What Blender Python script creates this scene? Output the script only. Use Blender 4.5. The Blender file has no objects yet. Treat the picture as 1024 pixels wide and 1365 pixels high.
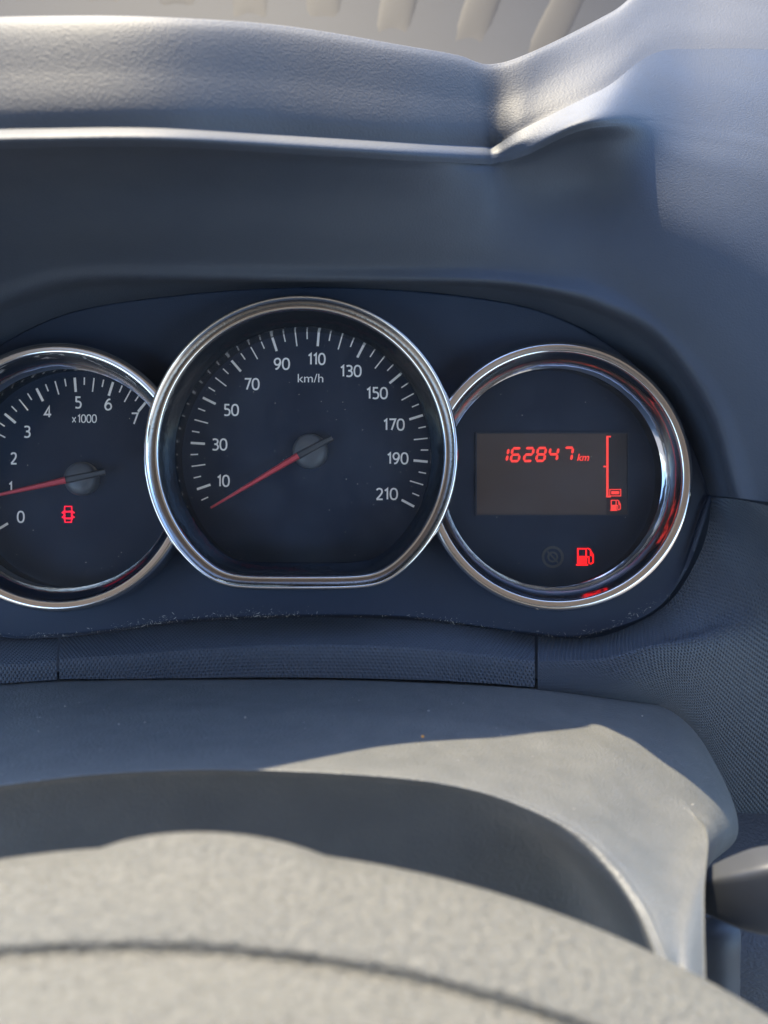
import bpy, bmesh, math, random
import numpy as np
from math import sin, cos, pi, radians, atan2, sqrt
from mathutils import Vector, Matrix

random.seed(7)
S = bpy.context.scene
COL = S.collection

# ---------------------------------------------------------------- frame of reference
# The instrument cluster leans back by TILT.  Everything is measured in the cluster's own frame:
# u = right, v = up along the dial faces, w = out of the dials towards the driver (metres).
TILT = radians(30.0)
F = 1206.0            # focal length in photo pixels (1024 x 1365)
D = 0.30              # distance from the lens to the dial faces
M = Matrix(((1, 0, 0, 0),
            (0, sin(TILT), -cos(TILT), 0),
            (0, cos(TILT), sin(TILT), 0.90),
            (0, 0, 0, 1)))

def P(px, py, w):
    """measured photo point at height w above the dial faces -> metres (u, v, w)"""
    d = D - w
    return Vector(((px - 512.0) / F * d, (682.5 - py) / F * d, w))

# ---------------------------------------------------------------- camera
cam = bpy.data.cameras.new('camera')
cam_ob = bpy.data.objects.new('camera', cam)
COL.objects.link(cam_ob)
cam.sensor_fit = 'HORIZONTAL'
cam.sensor_width = 24.0
cam.lens = 24.0 * F / 1024.0
cam.clip_start = 0.004
cam.clip_end = 2000
# camera looks along -w with v up
cam_ob.matrix_world = M @ Matrix.Translation((0, 0, D))
cam.dof.use_dof = True
cam.dof.focus_distance = 0.292
cam.dof.aperture_fstop = cam.lens / 1000 / 0.0027
S.camera = cam_ob

# ---------------------------------------------------------------- sky, sun, exposure
SUN = (M.to_3x3() @ Vector((-0.17, 1.0, -0.05))).normalized()   # towards the sun
EL = math.asin(SUN.z)
AZ = atan2(SUN.x, SUN.y)
world = bpy.data.worlds.new('World')
S.world = world
world.use_nodes = True
wn = world.node_tree
bg = wn.nodes['Background']
sky = wn.nodes.new('ShaderNodeTexSky')
sky.sky_type = 'NISHITA'
sky.sun_disc = False
sky.sun_elevation = EL
sky.sun_rotation = AZ
sky.air_density = 1.0
sky.dust_density = 0.6
sky.ozone_density = 6.0
wn.links.new(sky.outputs[0], bg.inputs[0])
bg.inputs[1].default_value = 0.15
sl = bpy.data.lights.new('sun', 'SUN')
sl.energy = 2.35
sl.angle = radians(0.55)
sl.color = (1.0, 0.87, 0.62)
so = bpy.data.objects.new('sun', sl)
COL.objects.link(so)
so.rotation_euler = SUN.to_track_quat('Z', 'Y').to_euler()
so.location = (0, 0, 3)
S.view_settings.view_transform = 'Standard'
S.view_settings.look = 'None'
S.view_settings.gamma = 1.0
S.view_settings.exposure = 2.55
S.cycles.max_bounces = 10
S.cycles.glossy_bounces = 5
S.cycles.transparent_max_bounces = 12
S.cycles.use_denoising = True

# ---------------------------------------------------------------- materials
def mat(name, col, rough=0.5, metal=0.0, spec=0.5, emit=None, estr=0.0, coat=0.0):
    m = bpy.data.materials.new(name)
    m.use_nodes = True
    b = m.node_tree.nodes['Principled BSDF']
    b.inputs['Base Color'].default_value = (*col, 1)
    b.inputs['Roughness'].default_value = rough
    b.inputs['Metallic'].default_value = metal
    b.inputs['Specular IOR Level'].default_value = spec
    if coat:
        b.inputs['Coat Weight'].default_value = coat
        b.inputs['Coat Roughness'].default_value = 0.15
    if emit:
        b.inputs['Emission Color'].default_value = (*emit, 1)
        b.inputs['Emission Strength'].default_value = estr
    return m

def N(m, t):
    return m.node_tree.nodes.new(t)

def L(m, a, b):
    m.node_tree.links.new(a, b)

def noise_nodes(m, scale, detail=4, coord='Object', rough=0.55, stretch=None):
    tc = N(m, 'ShaderNodeTexCoord')
    n = N(m, 'ShaderNodeTexNoise')
    n.inputs['Scale'].default_value = scale
    n.inputs['Detail'].default_value = detail
    n.inputs['Roughness'].default_value = rough
    if stretch:
        mp = N(m, 'ShaderNodeMapping')
        mp.inputs['Scale'].default_value = stretch
        L(m, tc.outputs[coord], mp.inputs[0])
        L(m, mp.outputs[0], n.inputs['Vector'])
    else:
        L(m, tc.outputs[coord], n.inputs['Vector'])
    return n

def ramp(m, src, stops):
    r = N(m, 'ShaderNodeValToRGB')
    e = r.color_ramp.elements
    while len(e) < len(stops):
        e.new(0.5)
    for k, (p, c) in enumerate(stops):
        e[k].position = p
        e[k].color = c if len(c) == 4 else (*c, 1)
    L(m, src, r.inputs[0])
    return r

def add_bump(m, height, dist, strength=1.0):
    b = m.node_tree.nodes['Principled BSDF']
    bp = N(m, 'ShaderNodeBump')
    bp.inputs['Distance'].default_value = dist
    bp.inputs['Strength'].default_value = strength
    L(m, height, bp.inputs['Height'])
    prev = b.inputs['Normal'].links
    if prev:
        L(m, prev[0].from_socket, bp.inputs['Normal'])
    L(m, bp.outputs[0], b.inputs['Normal'])

def vary(m, c0, c1, scale, detail=4, stretch=None, lo=0.35, hi=0.65):
    n = noise_nodes(m, scale, detail, stretch=stretch)
    r = ramp(m, n.outputs['Fac'], [(lo, c0), (hi, c1)])
    L(m, r.outputs[0], m.node_tree.nodes['Principled BSDF'].inputs['Base Color'])

def vary_rough(m, a, b, scale, detail=5, lo=0.35, hi=0.65):
    n = noise_nodes(m, scale, detail)
    r = ramp(m, n.outputs['Fac'], [(lo, (a, a, a)), (hi, (b, b, b))])
    L(m, r.outputs[0], m.node_tree.nodes['Principled BSDF'].inputs['Roughness'])

def grained(name, c0, c1, rough, grain, dist, spec=0.5):
    m = mat(name, c0, rough, spec=spec)
    vary(m, c0, c1, 38, 6)
    tc = N(m, 'ShaderNodeTexCoord')
    v = N(m, 'ShaderNodeTexVoronoi')
    v.feature = 'SMOOTH_F1'
    v.inputs['Scale'].default_value = grain
    L(m, tc.outputs['Object'], v.inputs['Vector'])
    add_bump(m, v.outputs['Distance'], dist)
    n = noise_nodes(m, grain * 2.2, 3)
    add_bump(m, n.outputs['Fac'], dist * 0.6)
    return m

M_hood = grained('hood_grain_plastic', (0.048, 0.048, 0.052), (0.058, 0.058, 0.062), 0.62, 1500, 0.00008, 0.4)
M_throat = mat('hood_satin_plastic', (0.018, 0.020, 0.024), 0.36, spec=0.4)
vary(M_throat, (0.040, 0.048, 0.066), (0.048, 0.056, 0.073), 30, 6)
vary_rough(M_throat, 0.56, 0.64, 45)
M_throat.node_tree.nodes['Principled BSDF'].inputs['Coat Weight'].default_value = 0.0
M_throat.node_tree.nodes['Principled BSDF'].inputs['Coat Roughness'].default_value = 0.2
n_ = noise_nodes(M_throat, 1800, 2)
add_bump(M_throat, n_.outputs['Fac'], 0.00012)
M_panel = mat('panel_matte_plastic', (0.014, 0.019, 0.029), 0.55, spec=0.35)
vary(M_panel, (0.019, 0.029, 0.054), (0.024, 0.034, 0.060), 40, 6)  # base tinted blue in place of skylight on the panel
n_ = noise_nodes(M_panel, 2600, 2)
add_bump(M_panel, n_.outputs['Fac'], 0.00006)

M_weave = mat('honeycomb_plastic', (0.03, 0.031, 0.035), 0.5, spec=0.45)
def math_node(m, op, a, b=None):
    n = N(m, 'ShaderNodeMath')
    n.operation = op
    for k, v in enumerate((a, b)):
        if v is None: continue
        if isinstance(v, (int, float)): n.inputs[k].default_value = v
        else: L(m, v, n.inputs[k])
    return n.outputs[0]
vary(M_weave, (0.048, 0.058, 0.076), (0.058, 0.068, 0.086), 35, 5)

M_shroud = mat('column_satin_plastic', (0.05, 0.05, 0.05), 0.48, spec=0.5)
vary(M_shroud, (0.092, 0.094, 0.092), (0.106, 0.107, 0.103), 120, 8)
vary_rough(M_shroud, 0.37, 0.45, 160)
n_ = noise_nodes(M_shroud, 1300, 4)
add_bump(M_shroud, n_.outputs['Fac'], 0.00030)

M_leather = grained('rim_leather', (0.100, 0.094, 0.079), (0.140, 0.132, 0.110), 0.40, 620, 0.0007, 0.5)
vary(M_leather, (0.108, 0.103, 0.087), (0.165, 0.156, 0.132), 900, 8)
n_ = noise_nodes(M_leather, 620, 5, rough=0.7)
add_bump(M_leather, n_.outputs['Fac'], 0.0012)

M_chrome = mat('bezel_chrome', (0.78, 0.76, 0.73), 0.10, metal=1.0)
vary_rough(M_chrome, 0.06, 0.16, 120)
M_satin = mat('bezel_satin_chrome', (0.23, 0.20, 0.18), 0.26, metal=1.0)  # warm reflection of the cabin painted into the metal's base tint
n_ = noise_nodes(M_satin, 1500, 3)
add_bump(M_satin, n_.outputs['Fac'], 0.00007)
M_band = mat('bezel_band_chrome', (0.62, 0.56, 0.52), 0.17, metal=1.0)  # tan base stands for reflected surroundings, the chrome itself is neutral
M_mirror = mat('funnel_mirror', (0.44, 0.44, 0.46), 0.10, metal=1.0)
n_ = noise_nodes(M_mirror, 60, 3)
add_bump(M_mirror, n_.outputs['Fac'], 0.0004)
M_funnel = mat('funnel_black_gloss', (0.012, 0.014, 0.018), 0.14, spec=0.7)
n_ = noise_nodes(M_funnel, 90, 4)
add_bump(M_funnel, n_.outputs['Fac'], 0.0004)
M_dial = mat('dial_black_print', (0.017, 0.023, 0.036), 0.6, spec=0.25)
vary(M_dial, (0.012, 0.025, 0.058), (0.015, 0.028, 0.061), 60, 5)  # blue sheen of the sky painted into the dial colour
M_print = mat('white_dial_print', (0.90, 0.90, 0.91), 0.6, spec=0.2, emit=(0.92, 0.96, 1.0), estr=0.022)  # faint glow added to the print to brighten it
M_needle = mat('needle_red', (0.90, 0.10, 0.13), 0.35, spec=0.4)
M_tail = mat('needle_grey', (0.075, 0.08, 0.09), 0.45)
M_hub = mat('hub_grey_plastic', (0.12, 0.13, 0.15), 0.34)
M_lcd = mat('display_glass', (0.085, 0.066, 0.062), 0.3, spec=0.3, emit=(1.0, 0.72, 0.66), estr=0.0016)
M_lcd2 = mat('display_glass_dark', (0.050, 0.042, 0.044), 0.3, spec=0.3)
M_red = mat('lit_red_segments', (0.4, 0.02, 0.02), 0.5, emit=(1.0, 0.06, 0.045), estr=0.17)
M_warn = mat('lit_red_telltale', (0.4, 0.01, 0.02), 0.5, emit=(1.0, 0.006, 0.006), estr=0.26)
M_door = mat('lit_crimson_telltale', (0.4, 0.01, 0.04), 0.5, emit=(1.0, 0.004, 0.035), estr=0.2)
M_off = mat('unlit_telltale', (0.055, 0.055, 0.058), 0.6)
M_dust = mat('dust_specks', (0.45, 0.42, 0.38), 0.9, spec=0.1)
M_slat = mat('grille_slat_plastic', (0.0300, 0.0258, 0.0235), 0.7, spec=0.2)
M_dash = mat('dashboard_top_plastic', (0.010, 0.0105, 0.012), 0.7, spec=0.2)
vary(M_dash, (0.0140, 0.0160, 0.0225), (0.0175, 0.0195, 0.0260), 12, 5)
M_stalk = mat('stalk_plastic', (0.045, 0.046, 0.048), 0.5)
vary(M_stalk, (0.036, 0.039, 0.046), (0.046, 0.049, 0.056), 80, 6)
M_knee = mat('lower_dash_plastic', (0.05, 0.05, 0.055), 0.6)
n_ = noise_nodes(M_knee, 900, 2, stretch=(1, 1, 2.5))
add_bump(M_knee, n_.outputs['Fac'], 0.0004)

def lens_material():
    m = bpy.data.materials.new('clear_lens')
    m.use_nodes = True
    nt = m.node_tree
    nt.nodes.remove(nt.nodes['Principled BSDF'])
    out = nt.nodes['Material Output']
    t = nt.nodes.new('ShaderNodeBsdfTransparent')
    t.inputs[0].default_value = (0.97, 0.975, 0.98, 1)
    g = nt.nodes.new('ShaderNodeBsdfGlossy')
    g.inputs['Roughness'].default_value = 0.16
    fr = nt.nodes.new('ShaderNodeFresnel')
    fr.inputs[0].default_value = 1.35
    mx = nt.nodes.new('ShaderNodeMixShader')
    nt.links.new(fr.outputs[0], mx.inputs[0])
    nt.links.new(t.outputs[0], mx.inputs[1])
    nt.links.new(g.outputs[0], mx.inputs[2])
    # thin uneven dust film, tinted blue to paint a haze over the dials
    df = nt.nodes.new('ShaderNodeBsdfDiffuse')
    df.inputs[0].default_value = (0.50, 0.58, 0.70, 1)
    n = noise_nodes(m, 55, 7, rough=0.65)
    rr = ramp(m, n.outputs['Fac'], [(0.30, (0.006, 0.006, 0.006)), (0.75, (0.036, 0.036, 0.036))])
    m2 = nt.nodes.new('ShaderNodeMixShader')
    nt.links.new(rr.outputs[0], m2.inputs[0])
    nt.links.new(mx.outputs[0], m2.inputs[1])
    nt.links.new(df.outputs[0], m2.inputs[2])
    nt.links.new(m2.outputs[0], out.inputs[0])
    return m
M_lens = lens_material()

M_ground = mat('pale_paving', (0.22, 0.21, 0.19), 0.9)
vary(M_ground, (0.18, 0.17, 0.155), (0.26, 0.25, 0.225), 3, 6)
# ---------------------------------------------------------------- object helpers
def tag(o, label=None, cat=None, group=None, kind=None):
    if label: o['label'] = label
    if cat: o['category'] = cat
    if group: o['group'] = group
    if kind: o['kind'] = kind
    return o

def thing(name, at, label, cat, group=None):
    o = bpy.data.objects.new(name, None)
    COL.objects.link(o)
    o.empty_display_size = 0.02
    o.location = M @ Vector(at)
    tag(o, label, cat, group)
    return o

def origin_of(p):
    v = Vector((0, 0, 0))
    while p is not None:
        v = v + p.location
        p = p.parent
    return v

def link(name, me, material, parent=None, smooth=True):
    """mesh in cluster metres -> one linked object"""
    me.transform(M)
    o = bpy.data.objects.new(name, me)
    COL.objects.link(o)
    if material:
        for mm in (material if isinstance(material, (list, tuple)) else [material]):
            me.materials.append(mm)
    if parent is not None:
        me.transform(Matrix.Translation(-origin_of(parent)))
        o.parent = parent
    if smooth:
        for p in me.polygons:
            p.use_smooth = True
    return o

def link_top(name, me, material, at, label, cat, **kw):
    o = link(name, me, material, **kw)
    t = M @ Vector(at)
    me.transform(Matrix.Translation(-t))
    o.location = t
    return tag(o, label, cat)

def mesh(verts, faces, uvs=None, mats=None):
    me = bpy.data.meshes.new('mesh')
    me.from_pydata([tuple(v) for v in verts], [], faces)
    if uvs:
        ul = me.uv_layers.new(name='UVMap')
        for lp in me.loops:
            ul.data[lp.index].uv = uvs[lp.vertex_index]
    if mats:
        for p, k in zip(me.polygons, mats):
            p.material_index = k
    me.update()
    return me

def cr(pts, n):
    """Catmull-Rom through tuples of any length, n samples, uniform"""
    m = len(pts)
    out = []
    for i in range(n):
        s = i / (n - 1) * (m - 1)
        k = min(int(s), m - 2)
        t = s - k
        p1, p2 = pts[k], pts[k + 1]
        p0 = pts[k - 1] if k > 0 else tuple(2 * a - b for a, b in zip(p1, p2))
        p3 = pts[k + 2] if k + 2 < m else tuple(2 * b - a for a, b in zip(p1, p2))
        out.append(tuple(0.5 * (2 * b + (c - a) * t + (2 * a - 5 * b + 4 * c - d) * t * t + (-a + 3 * b - 3 * c + d) * t ** 3)
                         for a, b, c, d in zip(p0, p1, p2, p3)))
    return out

def loft(rows, nu, nv, conv=True, keep=None, solid=0.0):
    """rows: lists of measured (px, py, w) points, the same count in each; smooth sheet through them"""
    R = [cr([tuple(P(*p)) for p in r] if conv else [tuple(p) for p in r], nu) for r in rows]
    G = [[None] * nu for _ in range(nv)]
    for i in range(nu):
        c = cr([r[i] for r in R], nv)
        for j in range(nv):
            G[j][i] = Vector(c[j])
    verts, uvs = [], []
    vacc = [0.0] * nu
    mid = nu // 2
    for j in range(nv):
        if j:
            for i in range(nu):
                vacc[i] += (G[j][i] - G[j - 1][i]).length
        u = 0.0
        us = [0.0]
        for i in range(1, nu):
            u += (G[j][i] - G[j][i - 1]).length
            us.append(u)
        for i in range(nu):
            verts.append(G[j][i])
            uvs.append((us[i] - us[mid], vacc[i]))
    faces = []
    for j in range(nv - 1):
        for i in range(nu - 1):
            q = (j * nu + i, j * nu + i + 1, (j + 1) * nu + i + 1, (j + 1) * nu + i)
            if keep and not keep([verts[k] for k in q]):
                continue
            faces.append(q)
    return mesh(verts, faces, uvs)

def solidify(o, t, offset=-1):
    md = o.modifiers.new('thickness', 'SOLIDIFY')
    md.thickness = t
    md.offset = offset
    return o

gme = bpy.data.meshes.new('ground')
gme.from_pydata([(-300, -300, 0), (300, -300, 0), (300, 300, 0), (-300, 300, 0)], [], [(0, 1, 2, 3)])
gme.materials.append(M_ground)
go = bpy.data.objects.new('ground', gme)
COL.objects.link(go)
tag(go, kind='structure')

def box_world(name, x0, x1, y0, y1, z0, z1, material, kind='structure'):
    me = bpy.data.meshes.new(name)
    bm = bmesh.new()
    bmesh.ops.create_cube(bm, size=1)
    for v in bm.verts:
        v.co = ((x0 + x1) / 2 + v.co.x * (x1 - x0), (y0 + y1) / 2 + v.co.y * (y1 - y0), (z0 + z1) / 2 + v.co.z * (z1 - z0))
    bmesh.ops.bevel(bm, geom=bm.edges[:], offset=min(x1 - x0, y1 - y0, z1 - z0) * .3, segments=3, affect='EDGES')
    bm.to_mesh(me); bm.free()
    me.materials.append(material)
    o = bpy.data.objects.new(name, me)
    COL.objects.link(o)
    tag(o, kind=kind)
    return o
M_liner = mat('headliner_cloth', (0.36, 0.32, 0.285), 0.9)
M_seat = mat('seat_cloth', (0.05, 0.047, 0.045), 0.9)
box_world('unseen_roof', -.85, 1.15, -2.0, -.14, 1.42, 1.47, M_liner)  # unseen slab, added for chrome and lenses to reflect as cabin roof
box_world('unseen_seat', -.33, .27, -.95, -.80, .35, 1.28, M_seat)  # unseen dark block, added for the rings to reflect as a seat back

# ---------------------------------------------------------------- gauge placement (u, v)
SPEEDO = P(401, 603, 0.024); SPEEDO = Vector((SPEEDO.x, SPEEDO.y, 0))
TACHO = P(75, 636, 0.020); TACHO = Vector((TACHO.x, TACHO.y, 0))
INFO = P(745, 635, 0.020); INFO = Vector((INFO.x, INFO.y, 0))
R_SP = 210 / F * (D - 0.024)
R_SIDE = 180 / F * (D - 0.020)
C_SP = 184 / F * (D - 0.024)      # flat foot of the speedometer ring below its centre

def dist(p, c):
    return sqrt((p.x - c.x) ** 2 + (p.y - c.y) ** 2)

def flat_radius(th, r, cut):
    """radius at angle th of a circle r whose foot is cut flat at -cut, corner eased"""
    s = -sin(th)
    if s <= 0.05:
        return r
    k = cut / s
    if k > r * 1.6:
        return r
    e = 26.0
    return (r ** -e + k ** -e) ** (-1 / e)

def revolve(center, prof, n=256, foot=None, hide=None, mats=None):
    """prof: list of (radius, w); foot = cut distance for radius R_SP"""
    verts, faces, mi = [], [], []
    m = len(prof)
    for i in range(n):
        th = 2 * pi * i / n
        for (r, w) in prof:
            rr = r if foot is None else flat_radius(th, r, foot - (R_SP - r))
            verts.append(Vector((center.x + rr * cos(th), center.y + rr * sin(th), w)))
    for i in range(n):
        for j in range(m - 1):
            q = (i * m + j, ((i + 1) % n) * m + j, ((i + 1) % n) * m + j + 1, i * m + j + 1)
            if hide and all(hide(verts[k]) for k in q):
                continue
            faces.append(q)
            if mats: mi.append(mats[j])
    return mesh(verts, faces, None, mi if mats else None)

def disc(center, R, w, rings=30, n=192, foot=None, hide=None, dome=0.0):
    verts, faces = [Vector((center.x, center.y, w + dome))], []
    for k in range(1, rings + 1):
        for i in range(n):
            th = 2 * pi * i / n
            rr = R if foot is None else flat_radius(th, R, foot - (R_SP - R))
            f = k / rings
            verts.append(Vector((center.x + rr * f * cos(th), center.y + rr * f * sin(th), w + dome * (1 - f * f))))
    for i in range(n):
        faces.append((0, 1 + i, 1 + (i + 1) % n))
    for k in range(rings - 1):
        for i in range(n):
            a = 1 + k * n + i; b = 1 + k * n + (i + 1) % n
            faces.append((a, a + n, b + n, b))
    if hide:
        faces = [f for f in faces if not all(hide(verts[k]) for k in f)]
    return mesh(verts, faces)

in_speedo = lambda p: dist(p, SPEEDO) < R_SP - 0.0035 and p.y > SPEEDO.y - C_SP

# ---------------------------------------------------------------- cluster panel
GRP = 'round gauges of the instrument cluster'
def in_gauge(p):
    return (in_speedo(p) or dist(p, TACHO) < R_SIDE - 0.002 or dist(p, INFO) < R_SIDE - 0.002)
W_P = 0.007
top_i = [(-130, 660), (-95, 580), (-50, 512), (0, 461), (100, 415), (250, 392), (400, 383), (550, 388),
         (700, 409), (800, 452), (872, 512), (920, 590), (945, 660)]
bot_i = [(-130, 660), (-115, 740), (-80, 800), (0, 846), (80, 846), (160, 838), (250, 826), (400, 820),
         (550, 823), (700, 843), (790, 845), (890, 797), (945, 660)]
pm = loft([[(x, y, W_P + 0.002) for x, y in bot_i],
           [((a[0] + b[0]) / 2, (a[1] * .3 + b[1] * .7), W_P) for a, b in zip(top_i, bot_i)],
           [((a[0] + b[0]) / 2, (a[1] * .7 + b[1] * .3), W_P) for a, b in zip(top_i, bot_i)],
           [(x, y, W_P + 0.002) for x, y in top_i]], 420, 150, keep=lambda q: not all(in_gauge(p) for p in q))
panel = link_top('cluster_panel', pm, M_panel, (0, 0.0, 0), 'matte black panel that the three round gauges are set into', 'panel')
solidify(panel, 0.0015, 1 if False else -1)

bk_ = loft([[(x, y, -.012) for x in (-420, 0, 500, 900, 1350)] for y in (360, 700, 1040)], 20, 12)
link('sun_block', bk_, M_panel, panel)  # unseen sheet, added to stop sun leaking in behind the panel

# ---------------------------------------------------------------- flat print and pointers
def poly_mesh(polys, thick=0.00015):
    """polys: lists of 3-D points in order; each becomes a shallow prism rising along w"""
    verts, faces = [], []
    for pl in polys:
        b = len(verts); n = len(pl)
        verts += [Vector(p) for p in pl] + [Vector((p[0], p[1], p[2] + thick)) for p in pl]
        faces.append(tuple(b + n + k for k in range(n)))
        for k in range(n):
            faces.append((b + k, b + (k + 1) % n, b + n + (k + 1) % n, b + n + k))
    return mesh(verts, faces)

def stroke(pts, wd, w, closed=False):
    """continuous ribbon of width wd (px) along measured points, mitred corners, as quads"""
    pts = [Vector(p) for p in pts]
    n = len(pts)
    Lf, Rt = [], []
    for k in range(n):
        a_ = pts[k - 1] if (k > 0 or closed) else None
        b_ = pts[(k + 1) % n] if (k < n - 1 or closed) else None
        d1 = (pts[k] - a_).normalized() if a_ is not None else None
        d2 = (b_ - pts[k]).normalized() if b_ is not None else None
        d1 = d1 or d2; d2 = d2 or d1
        n1 = Vector((-d1.y, d1.x)); n2 = Vector((-d2.y, d2.x))
        m_ = (n1 + n2)
        m_ = m_.normalized() if m_.length > 1e-4 else n1
        sc = min(1 / max(m_.dot(n1), 0.3), 2.2) * wd / 2
        Lf.append(P(*(pts[k] + m_ * sc), w)); Rt.append(P(*(pts[k] - m_ * sc), w))
    return [[Rt[k], Rt[(k + 1) % n], Lf[(k + 1) % n], Lf[k]] for k in range(n if closed else n - 1)]

GLYPH = {
    '1': (0.62, [('l', [(.10, .80), (.72, .985), (.72, 0)])]),
    '2': (1, [('c', [(.06, .86), (.25, .97), (.50, 1), (.80, .93), (.90, .74), (.80, .54), (.45, .26), (.08, .02)]), ('l', [(.03, 0), (1, 0)])]),
    '3': (1, [('c', [(.06, .95), (.40, 1), (.78, .94), (.88, .75), (.72, .57), (.32, .525)]), ('c', [(.34, .525), (.74, .49), (.94, .28), (.78, .06), (.40, 0), (.03, .05)])]),
    '4': (1.05, [('l', [(1, .25), (.03, .25), (.70, 1), (.70, 0)])]),
    '5': (1, [('l', [(.88, 1), (.20, 1), (.17, .57)]), ('c', [(.15, .575), (.5, .6), (.84, .5), (.95, .29), (.78, .06), (.42, 0), (.05, .05)])]),
    '6': (1.05, [('c', [(.82, .99), (.48, .92), (.18, .62), (.06, .32), (.22, .06), (.52, 0), (.84, .1), (.95, .32), (.80, .54), (.50, .60), (.22, .50), (.08, .33)])]),
    '7': (1, [('l', [(.02, 1), (.97, 1), (.36, 0)])]),
    '9': (1.05, [('c', [(.18, .01), (.52, .08), (.82, .38), (.94, .68), (.78, .94), (.48, 1), (.16, .9), (.05, .68), (.20, .46), (.50, .40), (.78, .50), (.92, .67)])]),
    '0': (1.08, None),
}
def digits(name, s, cx, cy, wpx, hpx, w, material, parent, lw=1.9, gap=0.28):
    """figures drawn as ribbons: open round shapes, plain ends"""
    total = sum(GLYPH[c][0] for c in s) + gap * (len(s) - 1)
    uw = (wpx - lw) / total
    lw *= 1.2
    h = hpx - lw
    x = cx - (wpx - lw) / 2
    polys = []
    for c in s:
        gw, strokes = GLYPH[c]
        def q(p): return (x + p[0] * gw * uw, cy + h / 2 - p[1] * h)
        if strokes is None:
            pts = []
            for k in range(28):
                t = 2 * pi * k / 28
                pts.append((.5 + .48 * math.copysign(abs(cos(t)) ** .85, cos(t)), .5 + .5 * math.copysign(abs(sin(t)) ** .85, sin(t))))
            polys += stroke([q(p) for p in pts], lw, w, True)
        else:
            for k, (kind, pts) in enumerate(strokes):
                pp = cr(pts, len(pts) * 5) if kind == 'c' else pts
                polys += stroke([q(p) for p in pp], lw, w + k * .00003)
        x += (gw + gap) * uw
    verts, faces = [], []
    for pl_ in polys:
        faces.append(tuple(range(len(verts), len(verts) + 4)))
        verts += pl_
    return link(name, mesh(verts, faces), material, parent, smooth=False)

def text(name, s, cx, cy, wpx, hpx, w, material, parent, shear=0.0, bold=0.0):
    cu = bpy.data.curves.new('text', 'FONT')
    cu.body = s
    cu.size = 1.0
    cu.resolution_u = 6
    cu.offset = bold
    cu.shear = shear
    to = bpy.data.objects.new('text', cu)
    COL.objects.link(to)
    dg = bpy.context.evaluated_depsgraph_get()
    me = bpy.data.meshes.new_from_object(to.evaluated_get(dg))
    bpy.data.objects.remove(to)
    xs = [v.co.x for v in me.vertices]; ys = [v.co.y for v in me.vertices]
    x0, x1, y0, y1 = min(xs), max(xs), min(ys), max(ys)
    for v in me.vertices:
        px = cx + ((v.co.x - x0) / (x1 - x0) - 0.5) * wpx
        py = cy - ((v.co.y - y0) / (y1 - y0) - 0.5) * hpx
        v.co = P(px, py, w)
    me.materials.clear()
    return link(name, me, material, parent, smooth=False)

W_PRINT = 0.0004
def tick_mesh(length, wid):
    """a tick lying along +x from 0 (outer end) inwards, metres"""
    l, h = length, wid / 2
    return mesh([Vector((0, -h, 0)), Vector((0, h, 0)), Vector((-l, h, 0)), Vector((-l, -h, 0)),
                 Vector((0, -h, .0001)), Vector((0, h, .0001)), Vector((-l, h, .0001)), Vector((-l, -h, .0001))],
                [(4, 5, 6, 7), (0, 1, 5, 4), (1, 2, 6, 5), (2, 3, 7, 6), (3, 0, 4, 7)])

K = (D - W_PRINT) / F      # metres per photo pixel on the dial print

def ticks(root, center_px, angles, r_out_fn):
    base = origin_of(root)
    ms = {'major': tick_mesh(19 * K, 3.2 * K), 'mid': tick_mesh(18.5 * K, 1.7 * K), 'minor': tick_mesh(10 * K, 1.7 * K)}
    for m_ in ms.values():
        m_.materials.append(M_print)
    c = P(center_px[0], center_px[1], W_PRINT)
    for ang, kind in angles:
        r = r_out_fn(ang) * K
        o = bpy.data.objects.new('scale_tick', ms[kind])
        COL.objects.link(o)
        o.parent = root
        pos = c + Vector((r * cos(ang), r * sin(ang), 0))
        o.matrix_local = Matrix.Translation(-base) @ M @ Matrix.Translation(pos) @ Matrix.Rotation(ang, 4, 'Z')

def needle(root, tip, pivot, tail, red_end, w0=0.0052, hub_r=23):
    t, pv, tl = Vector(tip), Vector(pivot), Vector(tail)
    def bar(name, a, b, wa, wb, h, material, parent, w):
        d = (b - a).normalized(); n = Vector((-d.y, d.x))
        A = [P(*(a + n * wa), w), P(*(a - n * wa), w), P(*(b - n * wb), w), P(*(b + n * wb), w)]
        R1, R2 = P(*a, w + h * .6), P(*b, w + h)
        e = 0.55
        top = [P(*(a + n * wa * e), w + h * .55), P(*(a - n * wa * e), w + h * .55), P(*(b - n * wb * e), w + h), P(*(b + n * wb * e), w + h)]
        v = A + top
        f = [(4, 5, 6, 7), (0, 1, 5, 4), (1, 2, 6, 5), (2, 3, 7, 6), (3, 0, 4, 7), (3, 2, 1, 0)]
        return link(name, mesh(v, f), material, parent, smooth=False)
    nd = bar('needle', t, Vector(red_end), 1.6, 4.6, 0.0011, M_needle, root, w0)
    bar('needle_tail', Vector(red_end), tl, 5.2, 4.2, 0.0014, M_tail, nd, w0 - 0.0002)
    # hub: a low domed cap on the face
    c = P(pivot[0], pivot[1], 0.004)
    r = hub_r * K
    hub = revolve(c, [(r * 1.02, 0.0004), (r, 0.0030), (r * .95, 0.0040), (r * .8, 0.0046), (r * .5, 0.0050), (r * .2, 0.0051), (0.00001, 0.0051)], 64)
    link('needle_hub', hub, M_hub, root)

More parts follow.
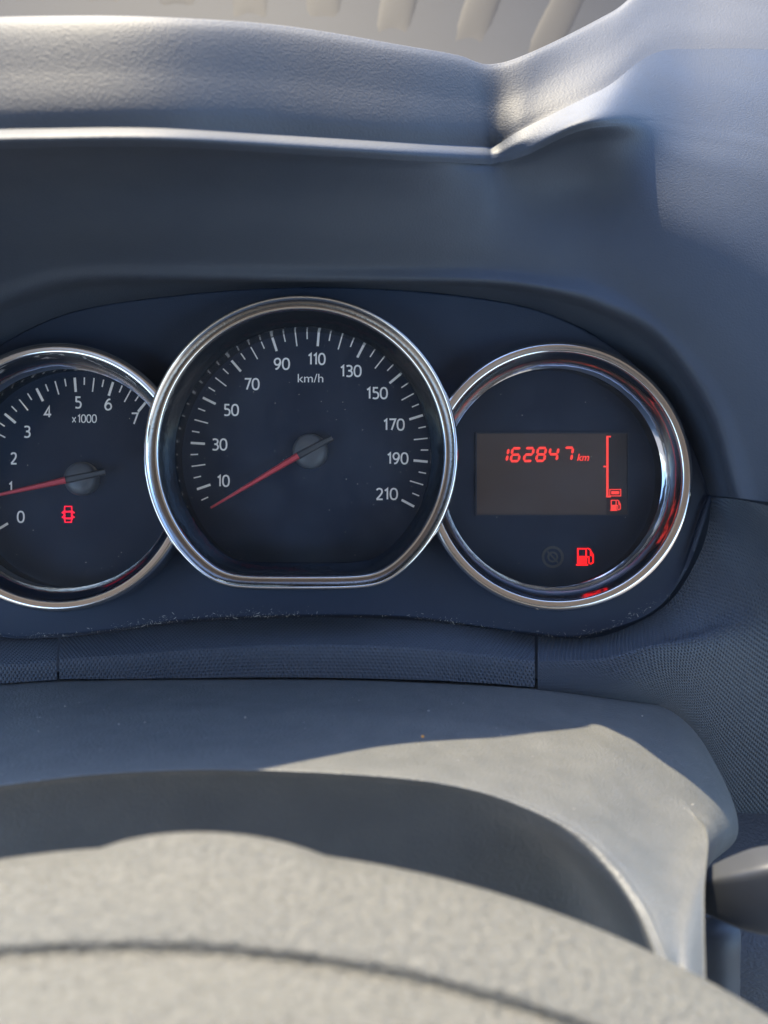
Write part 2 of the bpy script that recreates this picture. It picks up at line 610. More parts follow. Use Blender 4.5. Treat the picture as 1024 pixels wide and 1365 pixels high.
# ---------------------------------------------------------------- speedometer
sp = thing('speedometer', (SPEEDO.x, SPEEDO.y, 0), 'large central speedometer dial in a chrome ring with a flat foot', 'gauge', GRP)
a = R_SP
ring_sp = revolve(SPEEDO, [(a + 0.0004, 0.004), (a + 0.0003, 0.0200), (a + 0.0001, 0.0234), (a - 0.0003, 0.0246), (a - 0.0008, 0.0250),
                           (a - 0.0012, 0.0247), (a - 0.0015, 0.0241), (a - 0.0033, 0.0228), (a - 0.0036, 0.0230),
                           (a - 0.0040, 0.0227), (a - 0.0043, 0.0217)], 360, C_SP, mats=[0, 0, 0, 0, 0, 0, 1, 0, 0, 0])
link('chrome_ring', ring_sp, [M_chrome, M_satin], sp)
fun = revolve(SPEEDO, [(a - 0.0043, 0.0217), (a - 0.0050, 0.0208), (a - 0.0078, 0.0165), (a - 0.0080, 0.0160), (a - 0.0080, 0.0150), (a - 0.0066, 0.0002)], 360, C_SP)
link('funnel', fun, M_funnel, sp)
link('dial_face', disc(SPEEDO, a - 0.0062, 0.0, foot=C_SP), M_dial, sp)
link('lens', disc(SPEEDO, a - 0.0079, 0.0152, 8, foot=C_SP, dome=0.0008), M_lens, sp)
CS = (412.5, 600.5)
ang0, step = radians(210.4), radians(22.72 / 4)
tk = []
for k in range(0, 43):
    kmh = k * 5
    an = ang0 - radians(22.72) * (kmh / 20)
    if kmh < 5: continue
    tk.append((an, 'major' if kmh % 20 == 10 else ('mid' if kmh % 10 == 0 else 'minor')))
ticks(sp, CS, tk, lambda an: 158.5)
for s, x, y, wp in [('10', 297.5, 641, 17.5), ('30', 292.5, 592.5, 21), ('50', 308, 546.5, 21), ('70', 335.5, 512, 21), ('90', 375.5, 485, 22),
                    ('110', 422, 478.5, 24), ('130', 467.5, 494.5, 29), ('150', 502.5, 524, 29), ('170', 525, 566, 29), ('190', 530, 611, 29), ('210', 515.5, 658.5, 30)]:
    digits('numeral', s, x, y, wp, 16.5, W_PRINT, M_print, sp)
text('unit_lettering', 'km/h', 414, 504, 34, 11.5, W_PRINT, M_print, sp)
needle(sp, (281, 677), (413, 601), (443, 583.5), (397.5, 607.5))

# ---------------------------------------------------------------- tachometer
ta = thing('tachometer', (TACHO.x, TACHO.y, 0), 'rev counter dial at the left with a red needle, partly out of the picture', 'gauge', GRP)
b = R_SIDE
side_prof = [(b + 0.0003, 0.004), (b + 0.0003, 0.0160), (b + 0.0001, 0.0188), (b - 0.0004, 0.0197), (b - 0.0018, 0.0200), (b - 0.0025, 0.0195), (b - 0.0028, 0.0196),
             (b - 0.0031, 0.0192), (b - 0.0033, 0.0178)]
side_fun = [(b - 0.0033, 0.0178), (b - 0.0036, 0.0158), (b - 0.0046, 0.0128), (b - 0.0058, 0.0112), (b - 0.0068, 0.0103), (b - 0.0069, 0.0100), (b - 0.0060, 0.0002)]
def side_gauge(root, c, face_mat):
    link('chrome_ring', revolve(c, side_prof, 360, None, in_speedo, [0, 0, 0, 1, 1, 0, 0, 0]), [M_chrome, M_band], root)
    link('funnel', revolve(c, side_fun[:5], 360, None, in_speedo), M_mirror, root)
    link('dial_wall', revolve(c, side_fun[4:], 360, None, in_speedo), M_funnel, root)
    link('dial_face', disc(c, b - 0.0058, 0.0, 40, hide=in_speedo), face_mat, root)
    link('lens', disc(c, b - 0.0069, 0.0101, 40, hide=in_speedo, dome=0.0006), M_lens, root)
side_gauge(ta, TACHO, M_dial)
CT = (110, 638)
maj = {0: 211.0, 1: 187.5, 2: 163.8, 3: 140.2, 4: 117.0, 5: 94.4, 6: 72.4, 7: 50.3}
tk = []
for k in range(0, 29):
    q = k / 4
    i = min(int(q), 6)
    an = radians(maj[i] + (maj[i + 1] - maj[i]) * (q - i))
    tk.append((an, 'major' if k % 4 == 0 else ('mid' if k % 2 == 0 else 'minor')))
ticks(ta, CT, tk, lambda an: 135.0)
for s, x, y, wp in [('0', 27.5, 689, 10.5), ('1', 14, 650, 6.0), ('2', 18, 611, 9.5), ('3', 36, 575.5, 10), ('4', 63.5, 549, 11), ('5', 104, 536.5, 10), ('6', 144, 539, 11), ('7', 179.5, 558, 10.5)]:
    digits('numeral', s, x, y, wp, 16.5, W_PRINT, M_print, ta)
digits('unit_lettering', '1000', 116, 558, 26, 11.5, W_PRINT, M_print, ta, lw=1.2)
link('unit_lettering', poly_mesh(stroke([(96.5, 556), (101, 563)], 1.2, W_PRINT) + stroke([(101, 556), (96.5, 563)], 1.2, W_PRINT + .00003), .00005), M_print, ta, smooth=False)
needle(ta, (-26, 665), (106, 638), (140, 629), (87, 640), hub_r=22)
# open-doors telltale: a little car seen from above with both doors swung out
dx, dy = 91, 686
pl = []
pl += stroke([(dx - 5, dy - 4), (dx - 4.5, dy - 11), (dx + 4.5, dy - 11), (dx + 5, dy - 4)], 1.6, W_PRINT, True)
pl += stroke([(dx - 5, dy - 4), (dx - 5, dy + 5), (dx + 5, dy + 5), (dx + 5, dy - 4)], 2.4, W_PRINT + .00003, True)
pl += stroke([(dx - 5, dy + 5), (dx - 4, dy + 10), (dx + 4, dy + 10), (dx + 5, dy + 5)], 1.7, W_PRINT + .00006, True)
for sx in (-1, 1):
    for yy in (-2, 4):
        pl += stroke([(dx + sx * 4, dy + yy - 3.5), (dx + sx * 8.4, dy + yy)], 2.0, W_PRINT + .00009)
link('door_telltale', poly_mesh(pl), M_door, ta, smooth=False)

# ---------------------------------------------------------------- fuel and odometer gauge
inf = thing('odometer_gauge', (INFO.x, INFO.y, 0), 'right round gauge with a red lit odometer display and fuel pump light', 'gauge', GRP)
side_gauge(inf, INFO, M_dial)
def rect(x0, y0, x1, y1, w):
    return [P(x0, y1, w), P(x1, y1, w), P(x1, y0, w), P(x0, y0, w)]
scr = link('display', poly_mesh([rect(635.5, 578, 808, 686, 0.0002)], 0.0004), M_lcd, inf, smooth=False)
link('display_margin', poly_mesh([rect(808, 577.5, 836, 686.5, 0.0002)], 0.0003), M_lcd2, scr, smooth=False)
W_L = 0.0009
fr_ = [(633.5, 576, 838, 578), (633.5, 686, 838, 688), (633.5, 578, 635.5, 686), (836, 578, 838, 686)]
link('display_frame', poly_mesh([rect(*q, 0.0002) for q in fr_], 0.0009), M_panel, scr, smooth=False)
def seven(ch, x, y, wd, ht, slant=0.16, t=3.4):
    segs = {'0': 'abcdef', '1': 'bc', '2': 'abged', '4': 'fgbc', '6': 'afgedc', '7': 'abc', '8': 'abcdefg'}[ch]
    g = 0.5
    def pt(px, py):
        return (x + px + (ht / 2 - py) * slant, y - ht / 2 + py)
    def hex_h(y0):
        return [(g + t * .35, y0), (g + t * .8, y0 - t / 2), (wd - g - t * .8, y0 - t / 2), (wd - g - t * .35, y0), (wd - g - t * .8, y0 + t / 2), (g + t * .8, y0 + t / 2)]
    def hex_v(x0, y0, y1):
        return [(x0, y0 + g), (x0 + t / 2, y0 + g + t * .5), (x0 + t / 2, y1 - g - t * .5), (x0, y1 - g), (x0 - t / 2, y1 - g - t * .5), (x0 - t / 2, y0 + g + t * .5)]
    h = t / 2
    shapes = {'a': hex_h(h), 'g': hex_h(ht / 2), 'd': hex_h(ht - h), 'f': hex_v(h, h, ht / 2), 'e': hex_v(h, ht / 2, ht - h),
              'b': hex_v(wd - h, h, ht / 2), 'c': hex_v(wd - h, ht / 2, ht - h)}
    return [[P(*pt(*p), W_L) for p in reversed(shapes[s])] for s in segs]
for ch, x in zip('162847', (664.5, 680.5, 698, 714.5, 731, 750.5)):
    link('digit', poly_mesh(seven(ch, x, 606.3 - (x - 664) * 0.012, 14, 20.5), 0.0001), M_red, scr, smooth=False)
text('unit_lettering', 'km', 777.5, 609.5, 16.5, 9.5, W_L + .0001, M_red, scr, shear=0.25, bold=0.02)
pl = [rect(808.3, 581, 811.3, 663, W_L), rect(811.3, 581, 814.5, 583, W_L), rect(811.3, 661, 814.5, 663, W_L), rect(804.5, 620.8, 808.3, 622.8, W_L)]
link('fuel_scale', poly_mesh(pl, 0.0001), M_red, scr, smooth=False)
pl = stroke([(813, 652.5), (827.5, 652.5), (827.5, 661), (813, 661)], 1.2, W_L, True) + [rect(815, 654.6, 825.5, 658.9, W_L)]
link('fuel_bar', poly_mesh(pl, 0.0001), M_red, scr, smooth=False)
def pump(x0, y0, x1, y1, w, lw):
    W_, H_ = x1 - x0, y1 - y0
    X = lambda f: x0 + f * W_
    Y = lambda f: y0 + f * H_
    pl = [rect(X(.06), Y(.46), X(.60), Y(.94), w), rect(X(0), Y(.92), X(.66), Y(1.0), w + .00002)]
    pl += stroke([(X(.10), Y(.48)), (X(.10), Y(.06)), (X(.55), Y(.06)), (X(.55), Y(.48))], lw, w + .00004)
    pl += stroke([(X(.58), Y(.5)), (X(.70), Y(.52)), (X(.70), Y(.84)), (X(.80), Y(.9)), (X(.93), Y(.82)), (X(.93), Y(.40)), (X(.84), Y(.26)), (X(.76), Y(.10)), (X(.62), Y(.03))], lw, w + .00006)
    pl += stroke([(X(.80), Y(.22)), (X(.80), Y(.42)), (X(.92), Y(.46))], lw, w + .00008)
    return pl
link('pump_symbol', poly_mesh(pump(813.5, 666, 828, 681, W_L, 1.3), 0.0001), M_red, scr, smooth=False)
link('fuel_telltale', poly_mesh(pump(768, 730, 792.5, 754, W_PRINT, 1.9), 0.00012), M_warn, inf, smooth=False)
# unlit round telltale left of the fuel light
pl = stroke([(737 + 13 * cos(t), 742.5 + 13 * sin(t)) for t in [2 * pi * k / 40 for k in range(40)]], 3.5, W_PRINT, True)
pl += stroke([(737 + 6 * cos(t), 742.5 + 6 * sin(t)) for t in [2 * pi * k / 24 for k in range(24)]], 2.5, W_PRINT, True) + stroke([(730, 735), (744, 750)], 2.2, W_PRINT + .00004)
off = link('unlit_telltale', poly_mesh(pl, 0.0001), M_off, inf, smooth=False)
# ---------------------------------------------------------------- binnacle hood
O = [(-330, 600, .080), (-250, 360, .092), (-160, 222, .102), (-50, 192, .104), (80, 186, .101), (220, 186, .0930), (380, 195, .0730), (540, 205, .0555),
     (660, 209, .0345), (791, 158, .0480), (905, 160, .0210), (1120, 245, .021), (1250, 700, .050)]
Fd = [(-190, 650, .03), (-130, 540, .03), (-60, 440, .03), (0, 402, .03), (100, 373, .03), (250, 371, .03), (400, 373, .03), (550, 374, .03),
      (685, 379, .03), (798, 404, .03), (878, 448, .03), (948, 545, .03), (985, 664, .03)]
I0 = [(x, y, W_P + 0.0015) for x, y in top_i]
I1 = [(p[0] * .35 + q[0] * .65, p[1] * .35 + q[1] * .65, W_P + 0.012) for p, q in zip(I0, Fd)]
F2 = [(p[0] * .94 + q[0] * .06, p[1] * .94 + q[1] * .06 - 0, .0345) for p, q in zip(Fd, O)]
def mix(p, q, f, dw=0.0):
    return [(a_[0] * (1 - f) + b_[0] * f, a_[1] * (1 - f) + b_[1] * f, a_[2] * (1 - f) + b_[2] * f + dw) for a_, b_ in zip(p, q)]
def insert(row, extra=None):
    """two more columns either side of the lip's corner, so that the corner stays crisp"""
    a_ = cr(row, (len(row) - 1) * 2 + 1)
    e = extra or [a_[15], a_[17]]
    return list(row[:8]) + [e[0], row[8], e[1]] + list(row[9:])
I0, I1, Fd, F2 = insert(I0), insert(I1), insert(Fd), insert(F2)
O = insert(O, [(638, 210, .0390), (697, 198, .0380)])
O_in = mix(Fd, O, 0.95)
hood = thing('binnacle_hood', (0.0, 0.09, 0.05), 'dark grey hood arching over the instrument cluster, its lip curving towards the driver', 'hood')
Os = [tuple(p) for p in O]
for _ in range(5):
    Os = [Os[0]] + [(Os[k][0], Os[k][1], (Os[k - 1][2] + 2 * Os[k][2] + Os[k + 1][2]) / 4) for k in range(1, len(Os) - 1)] + [Os[-1]]
rows_t = [I0, I1, Fd, mix(Fd, Os, .12, -.0028), mix(Fd, Os, .32, -.0035), mix(Fd, Os, .64, -.005),
          [tuple(.5 * (m_ + n_) for m_, n_ in zip(p_, q_)) for p_, q_ in zip(mix(Fd, Os, .86, -.003), mix(Fd, O, .86, -.003))], O_in, O]
# the right cheek rolls back smoothly, without a lip
for k, col in {12: [(882, 425, .0310), (888, 375, .0335), (895, 290, .0340), (900, 215, .0290), (903, 180, .0245)],
               13: [(968, 525, .0315), (1000, 470, .0340), (1050, 390, .0340), (1090, 310, .0290), (1110, 265, .0245)]}.items():
    for q, p in enumerate(col):
        rows_t[3 + q] = list(rows_t[3 + q]); rows_t[3 + q][k] = p
O_in = rows_t[7]
th = loft(rows_t, 260, 120)
link('throat', th, M_throat, hood)
T = insert([(-420, 560, .070), (-330, 300, .080), (-210, 60, .090), (-60, 33, .091), (80, 27, .0885), (220, 29, .081), (380, 40, .0615), (540, 66, .044),
            (655, 90, .026), (815, 20, -.010), (920, -40, -.050), (1180, 0, -.050), (1380, 690, .044)], [(610, 78, .0330), (716, 70, .0180)])
def rolled(dy, dw, f):
    """a row just above the lip: a crisp bead along the front that fades into a smooth shoulder at the right"""
    out = []
    for k, ((x, y, w), t) in enumerate(zip(O, T)):
        bead = 1.0 if k <= 9 else (0.7, 0.3, 0.0, 0.0, 0.0)[k - 10]
        flat = [a_ + (b_ - a_) * f for a_, b_ in zip((x, y, w), t)]
        flat[2] += f * (1 - f) * .035
        out.append(tuple(p_ * bead + q_ * (1 - bead) for p_, q_ in zip((x, y - dy, w - dw), flat)))
    return out
O1 = rolled(7, .0008, .20)
O2 = rolled(15, .0045, .45)
O1[11], O1[12], O1[13] = (796, 142, .0410), (908, 115, .0110), (1135, 190, .0110)
O2[11], O2[12], O2[13] = (801, 120, .0290), (912, 65, -.0040), (1150, 130, -.0040)
Tm = mix(O2, T, .5, .0015)
link('lip', loft([[(x, y, w + (.0006 if k < 11 else (.0003 if k == 11 else e))) for k, (x, y, w) in enumerate(r)] for r, e in ((O_in, -.0005), (O, -.0001), (O1, 0), (O2, 0))], 260, 30), M_throat, hood)
Tb = [(x, y + 6, w - 0.010) for x, y, w in T]
Tc = [(x, y + 60, w - 0.060) for x, y, w in T]
link('top_cover', loft([O2, mix(O2, T, .2, .0015), Tm, T, Tb, Tc], 260, 90), M_hood, hood)

# ---------------------------------------------------------------- dashboard top with the defroster grille
dash = thing('dashboard_top', (0, 0.1, -0.2), 'grey dashboard top behind the hood with a row of defroster slats', 'dashboard')
W1, W2 = -.12, -.26
dr = [[(x, 420, -.05) for x in (-500, 0, 500, 1000, 1500)], [(x, 220, W1) for x in (-500, 0, 500, 1000, 1500)],
      [(x, 60, -.20) for x in (-500, 0, 500, 1000, 1500)], [(x, -140, W2) for x in (-500, 0, 500, 1000, 1500)], [(x, -420, -.30) for x in (-500, 0, 500, 1000, 1500)]]
link('dash_skin', loft(dr, 60, 40), M_dash, dash)
prof_d = cr([(420, -.05), (220, W1), (60, -.20), (-140, W2), (-420, -.30)], 400)
def dash_w(y):
    return min(prof_d, key=lambda p: abs(p[0] - y))[1]
for (xa, ya, xb, yb) in [(40, -80, 40, 4), (138, -80, 138, 6), (235, -70, 236, 10), (334, -60, 333, 22), (434, -60, 430, 34), (545, -60, 522, 46),
                         (662, -50, 622, 62), (776, -40, 712, 92), (868, -10, 796, 122), (962, 40, 880, 150), (1060, 90, 970, 190)]:
    rows = []
    for f, k in ((0, 1), (.3, 1), (.6, .75), (.85, .3), (1, -.6)):
        cx, cy = xa + (xb - xa) * f, ya + (yb - ya) * f
        w = dash_w(cy)
        hw = 30
        rows.append([(cx - hw, cy, w - .002), (cx - hw * .7, cy, w + .0004 * k), (cx, cy, w + .0012 * k), (cx + hw * .7, cy, w + .0004 * k), (cx + hw, cy, w - .002)])
    link('defroster_slat', loft(rows, 14, 12), M_slat, dash)

# ---------------------------------------------------------------- honeycomb trims
def pitted(rows, nu, nv, pitch=0.00125, row=0.00105, depth=0.00030, per=8):
    """smooth sheet through the rows, its surface moulded with staggered pits"""
    me0 = loft(rows, nu, nv)
    V = np.empty(len(me0.vertices) * 3); me0.vertices.foreach_get('co', V); V = V.reshape(nv, nu, 3)
    bpy.data.meshes.remove(me0)
    du = np.linalg.norm(np.diff(V, axis=1), axis=2).mean(0).sum()
    dv = np.linalg.norm(np.diff(V, axis=0), axis=2).max(1).sum()
    n1, n2 = int(du / pitch * per), int(dv / row * per * .8)
    a_ = np.linspace(0, nu - 1, n1); b_ = np.linspace(0, nv - 1, n2)
    ia = np.minimum(a_.astype(int), nu - 2); fa = (a_ - ia)[None, :, None]
    ib = np.minimum(b_.astype(int), nv - 2); fb = (b_ - ib)[:, None, None]
    W = (V[ib][:, ia] * (1 - fa) + V[ib][:, ia + 1] * fa) * (1 - fb) + (V[ib + 1][:, ia] * (1 - fa) + V[ib + 1][:, ia + 1] * fa) * fb
    gu = np.gradient(W, axis=1); gv = np.gradient(W, axis=0)
    U = np.concatenate([np.zeros((n2, 1)), np.cumsum(np.linalg.norm(np.diff(W, axis=1), axis=2), axis=1)], axis=1)
    U -= U[:, n1 // 2][:, None]
    Vv = np.concatenate([np.zeros((1, n1)), np.cumsum(np.linalg.norm(np.diff(W, axis=0), axis=2), axis=0)], axis=0)
    nn = np.cross(gu, gv); nn /= np.maximum(np.linalg.norm(nn, axis=2, keepdims=True), 1e-12)
    if nn[..., 2].mean() < 0: nn = -nn
    h = np.sin(2 * np.pi * U / pitch) * np.sin(np.pi * Vv / row)
    h = np.clip((h - .0) / .8, 0, 1); h = h * h * (3 - 2 * h)
    W = W - nn * (h * depth)[..., None]
    idx = np.arange(n1 * n2).reshape(n2, n1)
    q = np.stack([idx[:-1, :-1], idx[:-1, 1:], idx[1:, 1:], idx[1:, :-1]], axis=-1).reshape(-1, 4)
    me = bpy.data.meshes.new('mesh')
    me.vertices.add(n1 * n2); me.vertices.foreach_set('co', W.reshape(-1))
    me.loops.add(q.size); me.loops.foreach_set('vertex_index', q.reshape(-1).astype(np.int32))
    me.polygons.add(len(q)); me.polygons.foreach_set('loop_start', np.arange(0, q.size, 4, dtype=np.int32))
    me.update(calc_edges=True); me.validate()
    return me

def trim(rows, nu, nv, name, label, at):
    o = link_top(name, pitted(rows, nu, nv), M_weave, at, label, 'trim panel')
    o['group'] = 'textured trim around the cluster'
    return o
r0 = [(81, 850, .0075), (160, 841, .0075), (250, 829, .0075), (400, 823, .0075), (550, 826, .0075), (650, 836, .0075), (713, 848, .0075)]
r1 = [(79, 874, .0200), (160, 868, .0200), (250, 860, .0200), (400, 854, .0200), (550, 858, .0200), (650, 868, .0200), (713, 877, .0200)]
r2 = [(79, 884, .0225), (160, 879, .0225), (250, 871, .0225), (400, 866, .0225), (550, 869, .0225), (650, 879, .0225), (713, 886, .0225)]
r3 = [(79, 905, .0230), (160, 905, .0230), (250, 904, .0230), (400, 903, .0230), (550, 906, .0230), (650, 911, .0230), (713, 916, .0230)]
trim([r0, r1, r2, r3], 200, 26, 'lower_trim', 'centre strip of honeycomb plastic trim below the speedometer, between two seams', P(400, 860, .01))
l0 = [(-140, 800, .0075), (-80, 812, .0075), (0, 848, .0075), (78, 850, .0075)]
l1 = [(-150, 850, .0180), (-80, 868, .0200), (0, 879, .0200), (76, 875, .0200)]
l2 = [(-150, 870, .0205), (-80, 880, .0225), (0, 889, .0225), (75.5, 885, .0225)]
l3 = [(-150, 910, .0230), (-80, 911, .0230), (0, 911, .0230), (76, 906, .0230)]
trim([l0, l1, l2, l3], 90, 26, 'lower_trim', 'left strip of honeycomb plastic trim under the rev counter', P(0, 860, .01))
f0 = [(717, 848, .0075), (790, 850, .0075), (845, 832, .0075), (896, 799, .0075), (930, 745, .0075), (945, 700, .0080), (947, 663, .0088)]
f1 = [(717, 877, .0200), (800, 873, .0200), (862, 858, .0190), (930, 835, .0150), (985, 790, .0130), (1005, 725, .0180), (990, 667, .0280)]
f2 = [(717, 886, .0225), (805, 884, .0235), (872, 868, .0240), (950, 868, .0190), (1040, 840, .0150), (1060, 755, .0240), (1045, 679, .0345)]
f3 = [(717, 916, .0230), (822, 928, .0230), (900, 945, .0180), (975, 1010, .0080), (1080, 1000, .0100), (1170, 850, .0260), (1150, 700, .0480)]
f4 = [(717, 925, .0200), (822, 945, .0150), (900, 990, .0050), (985, 1140, -.0050), (1120, 1180, .000), (1300, 920, .0260), (1300, 730, .0500)]
trim([f0, f1, f2, f3, f4], 200, 90, 'side_trim', 'broad honeycomb plastic dashboard panel to the right of the gauges', P(950, 860, .01))

# ---------------------------------------------------------------- steering column shroud
shr = thing('column_shroud', (0, -0.06, 0.05), 'satin dark plastic steering column shroud, half in hard sunlight', 'column shroud')
# arch front edge, back contour
A_ = [(-220, 1130, .100), (-100, 1062, .100), (60, 1034, .100), (200, 1023, .100), (330, 1022, .100), (512, 1031, .100), (620, 1046, .100), (700, 1071, .102), (770, 1106, .106),
      (820, 1150, .112), (858, 1200, .119), (880, 1245, .127), (897, 1300, .137), (905, 1400, .150)]
B_ = [(-330, 1000, .010), (-150, 915, .010), (20, 898, .010), (150, 894, .010), (300, 893, .010), (450, 893, .010), (600, 897, .010), (714, 904, .012), (830, 924, .016),
      (905, 955, .022), (952, 1015, .032), (984, 1110, .046), (928, 1185, .040), (915, 1400, .060)]
# crease where the flank turns under, in front of the stalk
C_ = [(-270, 1060, .058), (-125, 985, .058), (40, 956, .058), (175, 949, .058), (315, 948, .058), (480, 951, .058), (610, 960, .058), (712, 976, .058), (815, 1002, .060),
      (885, 1045, .066), (925, 1085, .076), (944, 1115, .088), (939, 1200, .112), (943, 1400, .145)]
D_ = mix(C_, A_, .55, .001)
A0 = [(p[0] + (q[0] - p[0]) * .12, p[1] + (q[1] - p[1]) * .12, p[2] - .004) for p, q in zip(A_, C_)]
A1 = [(512 + (x - 512) * .985, y + 5, w + .0015) for x, y, w in A_]
A2 = [(512 + (x - 512) * .955, y + 16, w + .0005) for x, y, w in A_]
A3 = [(512 + (x - 512) * .93, y + 60, w * .4 + .0594) for x, y, w in A_]
A4 = [(512 + (x - 512) * .86, y + 190, .0990) for x, y, w in A_]
A5 = [(512 + (x - 512) * .80, y + 420, .0970) for x, y, w in A_]
C_lo = [p if k >= 10 else q for k, (p, q) in enumerate(zip(mix(B_, C_, .93), mix(B_, C_, .76)))]
C_hi = [p if k >= 10 else q for k, (p, q) in enumerate(zip(mix(C_, A_, .07), mix(C_, A_, .24)))]
sh = loft([B_, mix(B_, C_, .5, .001), C_lo, C_, C_hi, D_, A0, A_, A1, A2, A3, A4, A5], 320, 170)
SHROUD_V = [v.co.copy() for v in sh.vertices if v.co.z < .098 and v.co.y > -.075]
link('upper_cover', sh, M_shroud, shr)

# ---------------------------------------------------------------- stalk
st = thing('wiper_stalk', P(960, 1180, .085), 'dark control stalk with a sunlit top at the right of the column shroud', 'stalk')
def stalk():
    verts, faces = [], []
    n = 28
    path = [(880, 1190, .084, .15), (935, 1190, .092, .45), (985, 1190, .096, .80), (1040, 1186, .098, .97), (1180, 1178, .100, 1.0), (1240, 1176, .101, .9)]
    pts = cr(path, 24)
    for (x, y, w, s) in pts:
        c = P(x, y, w)
        for k in range(n):
            t = 2 * pi * k / n
            e = 0.28
            cx, sx = cos(t), sin(t)
            vv = .0086 * s * math.copysign(abs(sx) ** e, sx)
            ww = .0066 * s * math.copysign(abs(cx) ** e, cx)
            verts.append(c + Vector((0, vv, ww)))
    for i in range(len(pts) - 1):
        for k in range(n):
            a_, b_ = i * n + k, i * n + (k + 1) % n
            faces.append((a_, b_, b_ + n, a_ + n))
    faces.append(tuple(range(n)))
    faces.append(tuple((len(pts) - 1) * n + k for k in reversed(range(n))))
    return mesh(verts, faces)
link('lever', stalk(), M_stalk, st)

# ---------------------------------------------------------------- lower dash behind the stalk
kn = [[(880, 1000, -.02), (1000, 1000, -.02), (1150, 990, -.01), (1400, 980, 0)], [(880, 1200, .02), (1000, 1200, .02), (1150, 1200, .02), (1400, 1200, .02)],
      [(880, 1300, .035), (1000, 1300, .035), (1150, 1300, .035), (1400, 1300, .035)], [(880, 1500, .04), (1000, 1500, .04), (1150, 1500, .04), (1400, 1500, .04)]]
kd = link_top('lower_dashboard', loft(kn, 50, 40), M_knee, P(1000, 1250, .03), 'grained grey lower dashboard seen beneath the control stalk', 'dashboard')
solidify(kd, 0.003)
br = [[(938, 1243, .030), (960, 1241, .031), (979, 1243, .030)], [(938, 1243, .046), (960, 1241, .047), (979, 1243, .046)],
      [(938, 1300, .047), (960, 1300, .048), (978, 1300, .047)], [(938, 1420, .047), (960, 1420, .048), (978, 1420, .047)]]
bo = link('lower_cover', loft(br, 20, 24), M_stalk, shr)
solidify(bo, 0.003)

# ---------------------------------------------------------------- steering wheel
RHO = 0.193
U0 = (223 - 512) / F * 0.150
prof = [(1060, .185), (1110, .166), (1128, .156), (1135, .1495), (1144, .1450), (1165, .1400), (1200, .1335), (1235, .1288), (1252, .1270), (1262, .12675), (1271, .1265),
        (1281, .1254), (1292, .1238), (1320, .1190), (1360, .1130), (1410, .1075), (1480, .1030), (1580, .1010), (1700, .102)]
V_AP = (682.5 - 1135) / F * 0.1495
pts = []
for (py, dep) in prof:
    pts.append(((682.5 - py) / F * dep, D - dep))
# close the back of the rim underneath
pts += [(-.098, .190), (-.100, .176), (-.097, .160), (-.088, .148), (-.076, .1405)]
pts[0] = (-.0655, .1375)
pts[1] = (-.0600, .1405)
pts[2] = (-.0572, .1450)
dense = cr(pts + [pts[0]], 150)[:-1]
V0 = V_AP - RHO
def rim():
    verts, faces, uvs = [], [], []
    n = len(dense)
    na = 260
    for i in range(na):
        th = radians(-75 + 150 * i / (na - 1))
        px_ = 512 + (U0 + RHO * sin(th)) / 0.150 * F
        x_ = (px_ - 280) / 152.0
        bump = max(0.0, 1 - x_ * x_) ** 0.7 * 0.0031
        for k, (v, w) in enumerate(dense):
            rho = v - V0
            bw = math.exp(-((w - .1500) / .0055) ** 2) if v > -.066 else 0
            rho += bump * bw
            verts.append(Vector((U0 + rho * sin(th), V0 + rho * cos(th), w)))
    for i in range(na - 1):
        for k in range(n):
            a_, b_ = i * n + k, i * n + (k + 1) % n
            faces.append((a_, b_, b_ + n, a_ + n))
    return mesh(verts, faces)
sw = thing('steering_wheel', (U0, V_AP, .16), 'blurred leather steering wheel rim in full sun across the foreground', 'steering wheel')
link('rim', rim(), M_leather, sw)

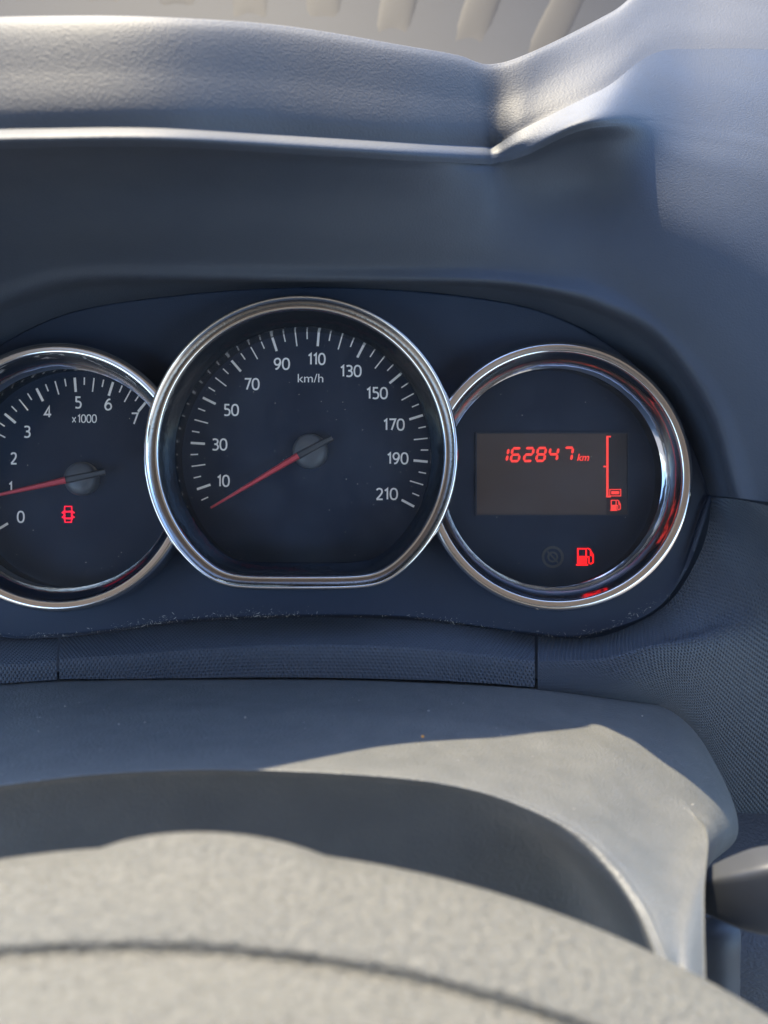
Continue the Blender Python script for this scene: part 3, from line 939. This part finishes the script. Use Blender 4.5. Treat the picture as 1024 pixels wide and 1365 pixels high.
# ---------------------------------------------------------------- dust
def specks(n, place, smin, smax, long=0.0):
    verts, faces = [], []
    for _ in range(n):
        p = place()
        if p is None: continue
        s = random.uniform(smin, smax) * (1 if random.random() < .85 else 1.7)
        a0 = random.uniform(0, 2 * pi)
        el = 1 + (random.random() < .15) * long
        b_ = len(verts)
        k = 6
        for j in range(k):
            t = 2 * pi * j / k
            x, y = s * el * cos(t), s * random.uniform(.6, 1) * sin(t)
            verts.append(Vector((p.x + x * cos(a0) - y * sin(a0), p.y + x * sin(a0) + y * cos(a0), p.z)))
        verts.append(Vector((p.x, p.y, p.z + s * .5)))
        for j in range(k):
            faces.append((b_ + j, b_ + (j + 1) % k, b_ + k))
    return mesh(verts, faces)
def on_lens(c, R, w, foot=False):
    def f():
        t = random.uniform(0, 2 * pi); r = R * sqrt(random.random())
        p = Vector((c.x + r * cos(t), c.y + r * sin(t), w))
        if foot and p.y < c.y - C_SP + 0.008: return None
        if not foot and in_speedo(p): return None
        return p
    return f
d1 = link('lens_dust', specks(120, on_lens(SPEEDO, R_SP - .0095, .0163, True), .00004, .00011), M_dust, sp, smooth=False); d1['kind'] = 'stuff'
d2 = link('lens_dust', specks(70, on_lens(TACHO, R_SIDE - .009, .0109), .00004, .00011), M_dust, ta, smooth=False); d2['kind'] = 'stuff'
d3 = link('lens_dust', specks(60, on_lens(INFO, R_SIDE - .009, .0109), .00004, .00010), M_dust, inf, smooth=False); d3['kind'] = 'stuff'
ledge = cr([(x, y) for x, y in bot_i[2:-1]], 400)
heaps = [random.randrange(400) for _ in range(22)]
def on_ledge():
    if random.random() < .6:
        k = min(399, max(0, int(random.gauss(random.choice(heaps), 7))))
    else:
        k = random.randrange(400)
    x, y = ledge[k]
    return P(x + random.uniform(-3, 3), y - abs(random.gauss(0, 4.5)) + 2, W_P + .0026)
dl = link('crumb_dust', specks(800, on_ledge, .00003, .00010, 5.0), M_dust, None, smooth=False)
tag(dl, 'pale crumbs and dust gathered along the lower edge of the cluster panel', 'dust', kind='stuff')

def on_shroud():
    p = random.choice(SHROUD_V)
    return Vector((p.x + random.uniform(-.002, .002), p.y + .0001, p.z + random.uniform(-.002, .002)))
ds = link('lint', specks(110, on_shroud, .00006, .00016, 1.0), M_dust, shr, smooth=False); ds['kind'] = 'stuff'

M_amber = mat('amber_crumb', (0.75, 0.33, 0.05), 0.5)
link('crumb', specks(1, lambda: Vector((.0096, -.0560, .0745)), .00040, .00045), M_amber, shr, smooth=False)
